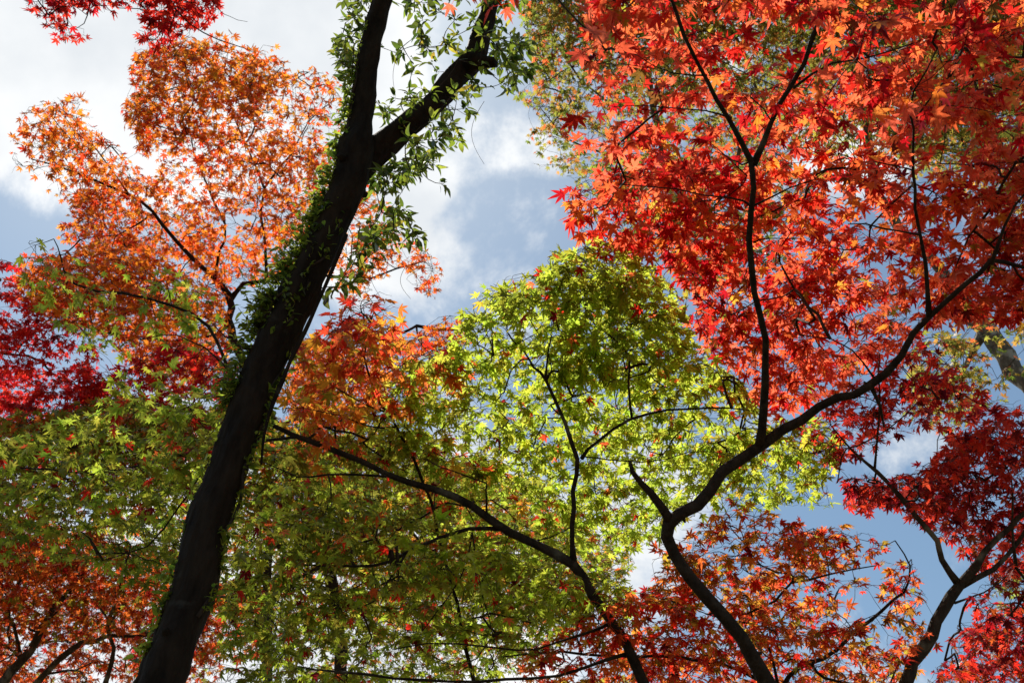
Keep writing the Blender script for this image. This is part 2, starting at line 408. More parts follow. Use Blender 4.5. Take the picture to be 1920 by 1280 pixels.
            for q in range(m):
                u_ = 1 - (q // 2) * rg.uniform(.3, .5) if m > 1 else 1
                sg = 1 if q % 2 else -1
                if q == m - 1 and m % 2: td = ad.copy()
                else: td = ad * rg.uniform(.2, .9) + s2 * sg * rg.uniform(.5, 1)
                td = td + rg.normal(0, .28, 3); td[2] -= abs(rg.normal(droop, .3)); td /= np.linalg.norm(td)
                bp = b + (e - b) * max(0, u_)
                lp.append(bp + td * leaf * .30); lt.append(td)
                nn = np.array([0, 0, 1.]) + rg.normal(0, nodroop, 3); ln_.append(nn)
    lp = np.array(lp); lt = np.array(lt); ln_ = np.array(ln_)
    if poly_keep:
        q, _ = proj(lp); keep = np.zeros(len(q), bool); ej = np.stack([vnoise(lp, 7 if hi else 3.6, seed + 70), vnoise(lp, 7 if hi else 3.6, seed + 71)], -1) * 42 + rg.normal(0, 10, (len(lp), 2))
        for (poly, *_r) in regions: keep |= in_poly(q + ej, poly)
        lp, lt, ln_ = lp[keep], lt[keep], ln_[keep]
    size = leaf * np.clip(rg.normal(1.0, .21, len(lp)), .45, 1.5)
    col = palette(lp, pal, seed, rg)
    crown = leaves_obj('crown', lp - inv, lt, ln_, size, col, temps or (TH if hi else TL), mat or M_LEAF, root)
    tw = tube_obj('twig_network', T, M_TWIG, crown)
    COUNT[label[:30]] = (len(lp), nb)
    return root

def palette(p, pal, seed, rg):
    """pal: list of (rgb, weight, patchiness seed offset); weights drift through space"""
    q, _ = proj(p)
    ws = []
    for k, e in enumerate(pal):
        w = np.full(len(p), float(e[1]))
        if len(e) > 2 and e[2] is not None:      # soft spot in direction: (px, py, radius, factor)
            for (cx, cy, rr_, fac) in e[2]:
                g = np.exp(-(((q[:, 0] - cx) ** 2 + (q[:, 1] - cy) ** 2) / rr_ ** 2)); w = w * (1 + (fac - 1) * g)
        w = w * np.exp(1.1 * vnoise(p, 2.6, seed * 7 + k)); ws.append(w)
    ws = np.array(ws); ws /= ws.sum(0); cs_ = ws.cumsum(0); r = rg.rand(len(p)); idx = (r[None] > cs_).sum(0).clip(0, len(pal) - 1)
    c = np.array([e[0] for e in pal])[idx]
    c = c * np.exp(rg.normal(0, .14, (len(p), 1))) * np.exp(rg.normal(0, .08, (len(p), 3)))
    j = rg.randint(0, len(pal), len(p)); other = np.array([e[0] for e in pal])[idx * 0 + np.clip(idx + rg.randint(-1, 2, len(p)), 0, len(pal) - 1)]
    m = rg.uniform(0, .35, (len(p), 1)); c = c * (1 - m) + other * m
    return np.clip(c, .005, .97)

# colours of the leaf blades
RED = (.68, .032, .018); SCAR = (.85, .075, .035); ORED = (.94, .16, .05); ORNG = (.92, .27, .04); AMB = (.80, .40, .05)
CRIM = (.50, .012, .018); MAROON = (.20, .012, .02); YEL = (.78, .58, .06)
LIME = (.58, .66, .07); GRN = (.42, .50, .045); DGRN = (.22, .27, .03); OLIV = (.42, .40, .05)

# ------------------------------------------------------------------ ground
def ground():
    n = 60; xs = np.linspace(-1, 1, n); g = np.sign(xs) * np.abs(xs) ** 2.2 * 1500
    X, Y = np.meshgrid(g, g); Z = np.zeros_like(X); near = np.exp(-(X ** 2 + Y ** 2) / 900)
    Z -= .08 * (np.sin(X * .7) * np.cos(Y * .55) + 1) * near + .004
    V = np.stack([X, Y, Z], -1).reshape(-1, 3); i = np.arange(n - 1)[:, None] * n; j = np.arange(n - 1)[None]
    f = np.stack([i + j, i + j + 1, i + n + j + 1, i + n + j], -1).reshape(-1, 4)
    m, t = mat_new('leaf_litter_ground'); L = t.links.new; nn = t.nodes.new
    geo = nn('ShaderNodeNewGeometry'); vo = nn('ShaderNodeTexVoronoi'); vo.inputs['Scale'].default_value = 14; L(geo.outputs['Position'], vo.inputs['Vector'])
    cr = nn('ShaderNodeValToRGB'); e = cr.color_ramp.elements; e[0].color = (.06, .045, .025, 1); e[1].color = (.20, .07, .03, 1); x = cr.color_ramp.elements.new(.5); x.color = (.07, .08, .03, 1)
    sp = nn('ShaderNodeSeparateColor'); L(vo.outputs['Color'], sp.inputs[0]); L(sp.outputs[0], cr.inputs[0])
    b = nn('ShaderNodeBsdfPrincipled'); b.inputs['Roughness'].default_value = .9; L(cr.outputs[0], b.inputs['Base Color'])
    bp = nn('ShaderNodeBump'); bp.inputs['Strength'].default_value = .4; L(vo.outputs['Distance'], bp.inputs['Height']); L(bp.outputs[0], b.inputs['Normal'])
    o = nn('ShaderNodeOutputMaterial'); L(b.outputs[0], o.inputs[0])
    ob = mesh_obj('ground', V, np.zeros((0, 3), np.int32), f, m); ob['kind'] = 'structure'
ground()

# ------------------------------------------------------------------ the dark leaning tree in front
def dl(y): return 3.6 + (1290 - y) / 1290 * 2.0
A_TR = [(292, 1290, 3.6, 46), (330, 1190, 0, 44), (363, 1100, 0, 43), (388, 1000, 0, 43), (425, 900, 0, 42), (448, 820, 0, 41), (471, 750, 0, 40), (511, 650, 0, 40),
        (550, 560, 0, 39), (598, 480, 0, 36), (630, 410, 0, 35), (658, 335, 0, 37), (668, 285, 0, 38), (676, 235, 0, 26), (681, 172, 0, 22), (697, 80, 0, 22), (718, 0, 0, 20), (735, -90, 0, 19), (760, -220, 0, 16), (780, -350, 0, 10)]
A_TR = [(x, y, dl(y), r * .90) for x, y, _, r in A_TR]
A_R = [(665, 320, 26), (710, 280, 28), (760, 240, 25), (806, 203, 23), (854, 145, 24), (884, 112, 23), (900, 62, 19), (916, 20, 17), (925, -20, 17), (950, -120, 15), (990, -240, 11)]
A_R = [(x, y, dl(y) + .05, r * .93) for x, y, r in A_R]
A_ST = [(880, 118, dl(118), 16), (910, 116, dl(116) - .03, 11), (929, 117, dl(117) - .05, 10)]
PAL_A = [(DGRN, 1), ((.18, .27, .04), .8)]
top_poly = [(500, -120), (500, -600), (1200, -600), (1200, -120)]
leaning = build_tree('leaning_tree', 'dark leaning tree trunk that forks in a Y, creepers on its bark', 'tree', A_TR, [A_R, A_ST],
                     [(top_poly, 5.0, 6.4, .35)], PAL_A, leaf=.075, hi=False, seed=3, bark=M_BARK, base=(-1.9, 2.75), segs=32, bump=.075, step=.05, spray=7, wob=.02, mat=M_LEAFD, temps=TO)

# ------------------------------------------------------------------ red maple on the right
def hD(y, h): return h / kz(y)
def L_(pts, h): return [(x, y, hD(y, h) if not hasattr(h, '__len__') else hD(y, h[0] + (h[1] - h[0]) * i / (len(pts) - 1)), r) for i, (x, y, r) in enumerate(pts)]
B_TR = [(1445, 1300, 4.6, 17), (1385, 1200, 4.55, 15), (1320, 1120, 4.5, 14), (1275, 1040, 4.5, 13.5), (1256, 972, 4.5, 14), (1305, 942, 4.5, 13), (1355, 890, 4.5, 12.5), (1425, 835, 4.5, 12.5),
        (1500, 790, 4.45, 10.5), (1580, 745, 4.4, 9.5), (1632, 718, 4.35, 9.5), (1690, 660, 4.3, 7.5), (1742, 592, 4.2, 7), (1800, 540, 4.15, 5.5), (1858, 496, 4.1, 5), (1925, 498, 4.1, 3.5), (2010, 480, 4.1, 2)]
B_L = [
    [(1262, 985, 4.5, 9), (1225, 925, 4.45, 7.5), (1195, 875, 4.4, 5), (1179, 858, 4.4, 3.5)],
    [(1424, 840, 4.5, 9), (1434, 760, 4.4, 8.5), (1432, 680, 4.3, 7.5), (1420, 600, 4.2, 7), (1412, 500, 4.1, 6.5), (1411, 400, 4.0, 6.5), (1412, 300, 3.9, 6.5)],
    [(1412, 310, 3.9, 5.5), (1370, 220, 3.8, 5), (1330, 150, 3.75, 4.5), (1290, 70, 3.7, 4), (1250, -10, 3.65, 3.5), (1200, -120, 3.6, 2.5)],
    [(1412, 310, 3.9, 6), (1450, 230, 3.85, 5.5), (1490, 160, 3.75, 5.2), (1530, 70, 3.65, 5), (1565, -10, 3.6, 4.5), (1600, -120, 3.5, 3)],
    [(1488, 165, 3.75, 2.4), (1560, 118, 3.8, 2), (1640, 95, 3.85, 1.8), (1725, 78, 3.9, 1.2)],
    [(1742, 592, 4.2, 5), (1731, 500, 4.15, 4.2), (1722, 400, 4.1, 3.6), (1714, 320, 4.1, 3.2), (1717, 230, 4.0, 2.6), (1717, 170, 3.95, 2), (1750, 90, 3.9, 1.4)],
    [(1718, 222, 4.0, 1.8), (1745, 175, 4.0, 1.5), (1775, 145, 4.0, 1.2)],
    [(1714, 320, 4.1, 1.7), (1680, 308, 4.1, 1.5), (1600, 306, 4.1, 1.2)],
    [(1411, 388, 4.0, 2.2), (1370, 365, 3.95, 1.8), (1260, 352, 3.9, 1.4), (1150, 350, 3.9, 1)],
    [(1412, 386, 4.0, 2), (1480, 350, 4.0, 1.6), (1565, 300, 4.0, 1.2)],
    [(1722, 440, 4.1, 1.8), (1650, 432, 4.1, 1.6), (1585, 420, 4.1, 1.1)],
    [(1372, 222, 3.8, 1.9), (1320, 205, 3.8, 1.5), (1240, 195, 3.8, 1.1), (1160, 190, 3.7, .8)],
    [(1325, 142, 3.75, 1.6), (1260, 138, 3.7, 1.2), (1190, 110, 3.6, .8)],
    [(1632, 722, 4.35, 4.5), (1645, 760, 4.4, 3.5), (1665, 805, 4.5, 2.2)],
    [(1858, 496, 4.1, 3.8), (1880, 435, 4.05, 3), (1925, 360, 4.0, 2.2), (1980, 280, 4.0, 1.5)],
    [(1412, 455, 4.1, 1.6), (1440, 445, 4.1, 1.3), (1500, 447, 4.1, .9)],
    [(1640, 710, 4.35, 2), (1600, 660, 4.4, 1.6), (1560, 640, 4.4, 1.3), (1480, 620, 4.4, 1)],
]
B_POLY = [(1090, -260), (1100, 0), (1085, 90), (1120, 165), (1040, 215), (1035, 245), (1110, 300), (1130, 335), (1062, 350), (1062, 425), (1140, 470), (1230, 490), (1285, 560), (1290, 640), (1375, 690), (1415, 800),
          (1480, 775), (1560, 745), (1640, 700), (1740, 630), (1800, 575), (1860, 610), (1930, 600), (2150, 600), (2150, -260)]
PAL_B = [(CRIM, .45, [(1830, 430, 260, 3), (1350, 180, 300, 3)]), (RED, 1.4, [(1350, 180, 280, 3.0)]), ((.95, .16, .075), 3.0), (ORED, 1.6, [(1600, 420, 250, 1.6)]), (ORNG, .35), (AMB, .07), (OLIV, .10, [(1850, 100, 200, 3)]), (MAROON, .12, [(1350, 200, 220, 4)])]  # darker reds in the upper left of the crown stand in for shade
build_tree('maple_tree', 'tall slim maple with scarlet and orange leaves filling the upper right', 'tree', B_TR, B_L,
           [([p if p[1] < 330 else (p[0], 330) for p in B_POLY], 3.15, 4.3, .95),
            ([p if p[1] < 330 else (p[0], 330) for p in B_POLY], 2.7, 3.1, .10),
            ([p if p[1] > 300 else (p[0], 300) for p in B_POLY], 3.2, 3.65, 1.3),
            ([(1290, 520), (1300, 620), (1400, 700), (1440, 785), (1560, 745), (1700, 660), (1770, 600), (1940, 610), (1940, 420), (1500, 440)], 3.35, 3.7, .65),
            ([(840, 22), (860, -10), (930, 28), (960, 15), (1000, 24), (1000, -200), (820, -200)], 2.5, 2.9, 1.5)],
           PAL_B, leaf=.090, hi=True, seed=11, clump=.25, base=(2.1, 4.7), segs=16, spray=8)

# ------------------------------------------------------------------ green maple in the centre
C_TR = [(1212, 1300, 4.9, 12), (1160, 1190, 4.95, 10.5), (1110, 1110, 5.0, 10), (1075, 1055, 5.0, 10.5), (1000, 1015, 5.05, 9), (925, 980, 5.1, 8.5), (850, 935, 5.15, 7.5), (760, 900, 5.2, 6.5), (680, 865, 5.3, 6), (600, 830, 5.35, 6),
        (510, 790, 5.4, 5), (445, 715, 5.45, 4), (415, 670, 5.45, 3.6), (385, 608, 5.5, 3.4), (320, 572, 5.5, 3), (230, 545, 5.5, 2.8), (145, 530, 5.5, 2.2), (122, 490, 5.5, 1.5), (100, 450, 5.5, 1)]
C_L = [
    [(1076, 1060, 5.0, 6.5), (1070, 980, 5.0, 5.2), (1075, 920, 5.0, 5), (1090, 860, 5.0, 5), (1060, 790, 5.0, 4), (1022, 715, 5.0, 3.3), (1000, 690, 5.0, 2.6), (975, 655, 5.0, 1.6)],
    [(1022, 715, 5.0, 2.2), (1027, 660, 5.0, 1.9), (1036, 610, 5.0, 1.4)],
    [(1090, 860, 5.0, 3.6), (1120, 822, 5.0, 3.2), (1180, 786, 5.0, 3), (1250, 775, 5.0, 2.4), (1330, 765, 5.0, 1.8), (1420, 770, 5.0, 1.2)],
    [(1185, 785, 5.0, 2.4), (1182, 720, 5.0, 2.2), (1178, 665, 5.0, 2), (1140, 620, 5.0, 1.7), (1098, 592, 5.0, 1.6), (1098, 550, 5.0, 1.1)],
    [(1098, 592, 5.0, 1.4), (1040, 600, 5.0, 1.1), (960, 640, 5.0, .9), (890, 690, 5.0, .7)],
    [(950, 992, 5.1, 4.5), (880, 992, 5.1, 4.2), (800, 1020, 5.1, 3.8), (740, 1045, 5.15, 3.4), (660, 1058, 5.2, 2.8), (560, 1062, 5.3, 2), (480, 1065, 5.4, 1.2)],
    [(760, 1040, 5.1, 2.3), (730, 1090, 5.1, 1.9), (700, 1130, 5.1, 1.5), (640, 1150, 5.1, .9)],
    [(600, 830, 5.35, 3), (550, 822, 5.35, 3.2), (500, 830, 5.4, 3.4), (395, 849, 5.4, 3.2), (330, 854, 5.4, 2.6), (230, 876, 5.4, 2.4), (130, 882, 5.4, 2), (0, 872, 5.4, 1.6), (-100, 860, 5.4, 1)],
    [(405, 848, 5.4, 2.4), (372, 900, 5.4, 2), (330, 950, 5.4, 1.8), (275, 1020, 5.4, 1.5), (195, 1045, 5.4, .9)],
    [(725, 893, 5.2, 2.4), (660, 893, 5.2, 2.1), (580, 893, 5.2, 1.9), (530, 880, 5.2, 1.3)],
    [(912, 972, 5.1, 2.2), (911, 920, 5.1, 1.9), (905, 900, 5.1, 1.8), (850, 880, 5.1, 1.4), (800, 855, 5.1, .9)],
    [(885, 998, 5.1, 1.7), (875, 1050, 5.1, 1.5), (840, 1120, 5.1, 1.3), (800, 1180, 5.1, .9)],
    [(885, 998, 5.1, 1.6), (898, 1080, 5.1, 1.4), (915, 1150, 5.1, 1.2), (925, 1215, 5.1, .9)],
    [(1000, 1015, 5.05, 1.7), (1060, 995, 5.0, 1.2), (1080, 985, 4.95, .8)],
    [(425, 690, 5.45, 1.8), (380, 650, 5.45, 1.5), (330, 628, 5.5, 1.2), (270, 640, 5.5, .8)],
    [(1140, 1170, 5.0, 3), (1080, 1190, 5.0, 2.4), (960, 1220, 5.0, 2), (860, 1212, 5.0, 1.7), (740, 1220, 5.0, 1.2)],
    [(1175, 1225, 4.95, 3.5), (1050, 1262, 4.95, 3.2), (900, 1276, 5.0, 3.2), (780, 1270, 5.0, 3), (640, 1265, 5.0, 2.4), (560, 1250, 5.0, 1.2)],
    [(1092, 855, 5.0, 1.3), (1200, 860, 5.0, 1.1), (1330, 850, 5.0, .9), (1450, 880, 5.0, .7)],
]
C_POLY1 = [(1060, 455), (1130, 448), (1180, 475), (1250, 510), (1280, 560), (1290, 640), (1380, 690), (1420, 790), (1560, 790), (1580, 840), (1550, 900), (1560, 950), (1480, 950), (1360, 950), (1290, 970), (1230, 1010), (1180, 1040), (1100, 1050),
           (1000, 1050), (880, 1010), (760, 960), (620, 930), (520, 900), (500, 820), (600, 795), (680, 770), (730, 740), (755, 690), (840, 640), (880, 570), (930, 520), (1000, 505)]
C_POLY2 = [(480, 900), (620, 920), (760, 960), (880, 1010), (1000, 1050), (1100, 1050), (1170, 1080), (1200, 1150), (1130, 1170), (1050, 1190), (980, 1230), (930, 1300), (400, 1300), (400, 1180), (430, 1080), (470, 980)]
C_POLY3 = [(-150, 830), (60, 810), (150, 780), (280, 735), (420, 740), (480, 790), (470, 900), (430, 1000), (390, 1080), (250, 1100), (150, 1060), (-150, 1040)]
C_POLY4 = [(30, 520), (50, 450), (110, 430), (150, 480), (220, 500), (330, 510), (400, 560), (420, 610), (390, 640), (330, 690), (200, 700), (150, 640), (60, 580)]
C_POLY5 = [(150, 700), (330, 690), (430, 700), (430, 740), (280, 760), (180, 760)]
PAL_C = [(LIME, 2.1, [(1100, 750, 380, 2.0), (150, 950, 420, .4), (720, 1160, 420, .45)]), (GRN, 1.6), (DGRN, .35, [(700, 1150, 350, 5), (200, 950, 300, 5)]), ((.30, .28, .04), .25, [(700, 1150, 350, 3), (200, 950, 300, 3)]), (YEL, .06), (ORED, .13, [(300, 950, 400, 1.6)]), (RED, .12), (MAROON, .05)]  # lower spots swap lime for dark green: shade put into leaf colour
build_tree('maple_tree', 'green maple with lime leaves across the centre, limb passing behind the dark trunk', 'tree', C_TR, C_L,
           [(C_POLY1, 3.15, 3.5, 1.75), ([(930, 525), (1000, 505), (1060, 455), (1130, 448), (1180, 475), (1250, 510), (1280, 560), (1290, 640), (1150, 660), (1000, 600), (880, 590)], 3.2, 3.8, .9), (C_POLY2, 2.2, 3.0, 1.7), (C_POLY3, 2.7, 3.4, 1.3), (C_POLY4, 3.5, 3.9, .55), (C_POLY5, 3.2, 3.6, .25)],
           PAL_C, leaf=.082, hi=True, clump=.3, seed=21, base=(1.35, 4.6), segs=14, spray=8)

# ------------------------------------------------------------------ deep red maple at the lower right
D_TR = [(1690, 1300, 5.2, 15), (1715, 1245, 5.2, 14), (1752, 1192, 5.2, 12.5), (1775, 1140, 5.25, 11), (1800, 1095, 5.3, 11), (1840, 1030, 5.3, 6.5), (1890, 985, 5.3, 6), (1935, 955, 5.3, 5), (2020, 900, 5.3, 3)]
D_L = [
    [(1800, 1098, 5.3, 7.5), (1765, 1050, 5.3, 6.5), (1752, 1010, 5.3, 6), (1715, 970, 5.35, 5.8), (1670, 910, 5.4, 5), (1632, 868, 5.4, 3.6), (1600, 845, 5.4, 2.2), (1560, 800, 5.4, 1.2)],
    [(1800, 1098, 5.3, 6.5), (1860, 1068, 5.3, 5.5), (1900, 1030, 5.3, 5), (1935, 995, 5.3, 4), (2010, 940, 5.3, 2)],
    [(1640, 880, 5.4, 2.4), (1646, 820, 5.4, 2.2), (1640, 740, 5.4, 1.8), (1645, 660, 5.4, 1.2)],
    [(1905, 1060, 5.3, 3), (1900, 980, 5.3, 2.4), (1905, 900, 5.35, 1.8), (1880, 860, 5.4, 1.2)],
    [(1570, 905, 5.4, 1), (1580, 860, 5.4, 1.5), (1610, 830, 5.4, 1.6), (1660, 800, 5.4, 1.4), (1720, 755, 5.4, 1.1), (1800, 745, 5.4, .8)],
    [(1790, 1130, 5.25, 2), (1850, 1110, 5.3, 1.5), (1900, 1060, 5.3, 1.1)],
]
PAL_D = [(CRIM, .6), (RED, 2.2), (SCAR, 2.0, [(1800, 900, 200, 1.6)]), (MAROON, .6, [(1650, 820, 180, 2.5), (1850, 1200, 200, 12)]), ((.50, .10, .02), .35, [(1880, 1180, 180, 8)])]
build_tree('maple_tree', 'deep red maple with a pale grey brown trunk, lower right corner', 'tree', D_TR, D_L,
           [([(1480, 790), (1560, 735), (1640, 690), (1740, 630), (1780, 650), (1820, 700), (1870, 745), (2100, 765), (2100, 850), (1920, 850), (1880, 830), (1800, 800), (1720, 815), (1650, 830), (1600, 870), (1560, 880)], 3.1, 3.9, 1.05),
            ([(1640, 880), (1700, 890), (1760, 850), (1800, 800), (2100, 800), (2100, 1060), (1900, 1080), (1830, 1070), (1780, 1010), (1720, 1000), (1700, 950), (1600, 960), (1570, 900)], 2.8, 3.6, 2.1),
            ([(1800, 1150), (1850, 1080), (2100, 1050), (2100, 1300), (1720, 1300), (1780, 1220)], 2.3, 3.0, 1.9)],
           PAL_D, leaf=.078, hi=True, seed=31, base=(1.0, 5.2), segs=16, spray=7, bark=M_BARKG)

# ------------------------------------------------------------------ orange maple under the blue gap
E_TR = [(1420, 1400, 5.5, 6), (1462, 1290, 5.5, 5.5), (1500, 1252, 5.5, 5), (1545, 1232, 5.5, 4.5), (1600, 1182, 5.5, 4), (1652, 1150, 5.5, 3.5), (1692, 1110, 5.5, 3), (1705, 1060, 5.5, 2), (1685, 1015, 5.5, 1.2)]
E_L = [
    [(1330, 1150, 5.4, 1.5), (1400, 1150, 5.45, 2.2), (1455, 1125, 5.45, 2.5), (1486, 1092, 5.45, 2.6), (1560, 1072, 5.45, 2.1), (1640, 1058, 5.45, 1.1)],
    [(1486, 1092, 5.45, 2.2), (1482, 1070, 5.45, 2), (1430, 1052, 5.45, 1.7), (1395, 1015, 5.45, 1.4), (1370, 985, 5.45, .9)],
    [(1460, 1290, 5.5, 3), (1440, 1200, 5.5, 2.2), (1400, 1165, 5.45, 2), (1330, 1150, 5.4, 1.4), (1280, 1130, 5.4, .9)],
    [(1520, 1240, 5.5, 3.6), (1545, 1268, 5.5, 3.2), (1620, 1280, 5.5, 2.4), (1700, 1285, 5.5, 1.2)],
    [(1450, 1290, 5.5, 4.4), (1350, 1240, 5.4, 3.6), (1200, 1228, 5.4, 3), (1050, 1228, 5.3, 2.5), (940, 1232, 5.3, 1.4)],
]
PAL_E = [((.46, .12, .02), 2.4), ((.34, .24, .03), .7), (CRIM, .4), (RED, 1.2), (SCAR, 1.0, [(1700, 1080, 120, 2.5)]), (ORED, 2.0), (ORNG, 1.3, [(1400, 1030, 150, 2.5)]), (AMB, .5, [(1400, 1050, 130, 3)]), (OLIV, .3, [(1310, 1000, 90, 6), (1560, 990, 120, 2.5)]), (MAROON, .3)]
build_tree('maple_tree', 'orange and rust red maple below the blue gap, thin curving limbs, right of centre', 'tree', E_TR, E_L,
           [([(1230, 1010), (1290, 975), (1340, 945), (1440, 940), (1480, 975), (1560, 985), (1650, 1000), (1680, 1035), (1730, 1060), (1745, 1130), (1700, 1150), (1660, 1120), (1600, 1100), (1560, 1110), (1600, 1150), (1500, 1160), (1400, 1150), (1310, 1140), (1240, 1130), (1210, 1080)], 2.5, 2.95, 1.5),
            ([(1050, 1190), (1130, 1100), (1220, 1100), (1300, 1150), (1420, 1150), (1520, 1165), (1600, 1150), (1720, 1150), (1760, 1200), (1700, 1300), (980, 1330), (960, 1240)], 2.1, 2.6, 1.7)],
           PAL_E, leaf=.078, hi=True, seed=41, base=(1.0, 5.8), segs=10, spray=7)

# ------------------------------------------------------------------ orange maple, tall, at the upper left
DF = 10.6
F_TR = [(560, 900, 9.6, 12), (500, 760, 10.0, 11), (462, 690, 10.2, 10), (440, 640, 10.4, 9), (426, 595, 10.5, 8.5), (432, 556, 10.6, 7.5), (388, 508, 10.6, 5), (330, 450, 10.6, 4.2), (288, 400, 10.6, 3.6), (240, 362, 10.6, 3), (150, 330, 10.6, 2.2), (60, 300, 10.6, 1.2)]
F_L = [
    [(432, 560, 10.6, 5.5), (455, 535, 10.6, 4.8), (500, 526, 10.6, 4.2), (540, 505, 10.7, 3), (600, 520, 10.8, 2.6), (700, 515, 11, 2.2), (790, 490, 11, 1.4)],
    [(500, 526, 10.6, 3.2), (497, 450, 10.6, 3), (495, 350, 10.7, 2.6), (545, 290, 10.7, 1.7), (580, 230, 10.7, 1.1)],
    [(495, 352, 10.7, 2), (460, 270, 10.8, 1.7), (430, 190, 10.8, 1.3), (400, 120, 10.8, .8)],
    [(404, 525, 10.6, 3.2), (412, 470, 10.6, 2.8), (420, 420, 10.6, 2.4), (380, 330, 10.7, 1.8), (350, 240, 10.7, 1.3), (330, 150, 10.7, .8)],
    [(288, 400, 10.6, 2), (220, 440, 10.6, 1.6), (150, 450, 10.6, 1)],
    [(240, 362, 10.6, 1.7), (190, 290, 10.6, 1.3), (130, 220, 10.6, .8)],
    [(430, 600, 10.5, 4), (400, 630, 10.5, 3), (330, 640, 10.6, 2.2), (200, 620, 10.7, 1.4)],
    [(440, 650, 10.4, 4), (560, 660, 10.6, 3), (650, 640, 10.8, 2.6), (760, 625, 10.9, 3), (778, 612, 10.9, 3.6), (870, 618, 11.0, 3)],
]
PAL_F = [((.78, .07, .02), .5), ((.84, .13, .02), 2.4), ((.88, .25, .025), 3.0, [(350, 250, 180, 1.5)]), ((.82, .33, .03), .7, [(380, 180, 120, 2)]), ((.45, .10, .02), 1.0)]
build_tree('maple_tree', 'tall orange maple against white cloud at the upper left, behind the dark trunk', 'tree', F_TR, F_L,
           [([(20, 260), (60, 235), (90, 205), (150, 190), (150, 240), (200, 260), (245, 300), (250, 340), (300, 350), (330, 400), (380, 420), (400, 520), (300, 480), (150, 460), (130, 420), (170, 400), (130, 350), (60, 320), (20, 330)], 7.3, 8.8, 1.25),
            ([(275, 115), (320, 80), (400, 65), (460, 100), (515, 120), (510, 200), (500, 250), (560, 270), (620, 300), (625, 460), (560, 520), (420, 540), (360, 480), (345, 400), (300, 330), (360, 290), (240, 230), (250, 190), (290, 170)], 7.2, 8.8, 1.2),
            ([(235, 180), (300, 200), (370, 290), (320, 320), (255, 290)], 7.2, 8.8, .5),
            ([(545, 150), (580, 130), (625, 150), (630, 300), (560, 290), (550, 220)], 7.2, 8.8, .7),
            ([(650, 330), (700, 345), (740, 390), (800, 470), (830, 500), (825, 560), (790, 555), (740, 500), (690, 560), (640, 580), (620, 500)], 7.0, 8.2, 1.0),
            ([(50, 480), (200, 470), (420, 520), (440, 640), (440, 720), (300, 740), (200, 640), (80, 600), (20, 520)], 6.0, 7.6, 2.2),
            ([(0, 230), (80, 175), (155, 175), (190, 245), (262, 318), (300, 318), (228, 220), (250, 90), (400, 50), (530, 80), (560, 130), (640, 120), (640, 500), (100, 480), (90, 360)], 7.0, 9.0, .10),
            ([(790, 615), (830, 590), (890, 590), (900, 640), (760, 660)], 6.4, 6.9, 1.8), ([(540, 640), (780, 620), (860, 650), (800, 760), (540, 800)], 5.6, 6.8, 1.5),
            ],
           PAL_F, leaf=.090, hi=False, seed=51, base=(-.6, 10.4), segs=12, spray=9, tsize=.16, r0=.0014, droop=.5, nodroop=.6, maxr=.018, step=.25, wob=.06, cs=2.0, clump=.8)

# ------------------------------------------------------------------ crimson maple at the left edge
I_TR = [(-260, 1300, 9.4, 14), (-200, 1000, 9.7, 12), (-130, 780, 10, 9), (-60, 690, 10, 6), (0, 657, 10, 4), (22, 657, 10, 3.4), (45, 643, 10, 2.6), (90, 600, 10, 1.6), (120, 560, 10, 1)]
I_L = [[(-20, 660, 10, 3), (30, 664, 10, 2.6), (75, 680, 10, 2.2), (130, 715, 10, 1.6), (200, 740, 10, 1)],
       [(-60, 690, 10, 3), (-20, 600, 10, 2.4), (0, 520, 10, 1.6)],
       [(-130, 780, 10, 4), (-20, 800, 10, 3), (100, 780, 10, 2), (300, 740, 10.2, 1.2)]]
PAL_I = [(CRIM, 1.4), ((.78, .03, .035), 2.2), (RED, 1.6), (SCAR, .8), (MAROON, .2)]
build_tree('maple_tree', 'crimson maple reaching in at the left edge, darkest red of the left side', 'tree', I_TR, I_L,
           [([(-200, 460), (15, 468), (35, 500), (25, 530), (80, 590), (150, 610), (190, 650), (170, 720), (120, 760), (-200, 800)], 5.6, 6.8, 1.2),
            ([(-100, 760), (60, 740), (200, 690), (330, 640), (440, 640), (460, 760), (400, 860), (200, 900), (-100, 880)], 5.0, 6.2, 1.3),
            ([(-700, 200), (-80, 280), (-80, 450), (-230, 480), (-230, 900), (-700, 900)], 6.0, 8.0, 1.2)],  # unseen foliage beyond the left edge, added to shade the green maple
           PAL_I, leaf=.10, hi=False, seed=61, base=(-6.0, 7.6), segs=10, spray=13, tsize=.15, r0=.0014, droop=.5, nodroop=.6, maxr=.018, step=.25, wob=.05, cs=1.3, clump=.4)

# ------------------------------------------------------------------ orange yellow maple right of the trunk
J_TR = [(900, 1330, 5.8, 4.5), (850, 1100, 5.8, 3.8), (790, 900, 5.7, 3.2), (745, 800, 5.6, 3), (720, 768, 5.6, 2.6), (694, 700, 5.5, 2.3), (685, 640, 5.5, 1.8), (690, 600, 5.5, 1.3), (700, 565, 5.5, .8)]
J_L = [[(722, 772, 5.6, 1.6), (660, 750, 5.6, 1.4), (600, 700, 5.6, 1.1), (580, 640, 5.6, .8)],
       [(745, 800, 5.6, 1.8), (680, 800, 5.6, 1.5), (600, 775, 5.6, 1.2), (540, 760, 5.6, .8)],
       [(700, 715, 5.5, 1.4), (760, 680, 5.5, 1.2), (830, 650, 5.5, .8)]]
PAL_J = [(RED, .15, [(670, 590, 70, 20)]), (SCAR, .5, [(680, 590, 90, 6)]), (ORED, 2.6), ((.95, .30, .04), 3.0), ((.94, .48, .05), 1.3), (YEL, .6), (OLIV, .35, [(640, 780, 120, 2)])]
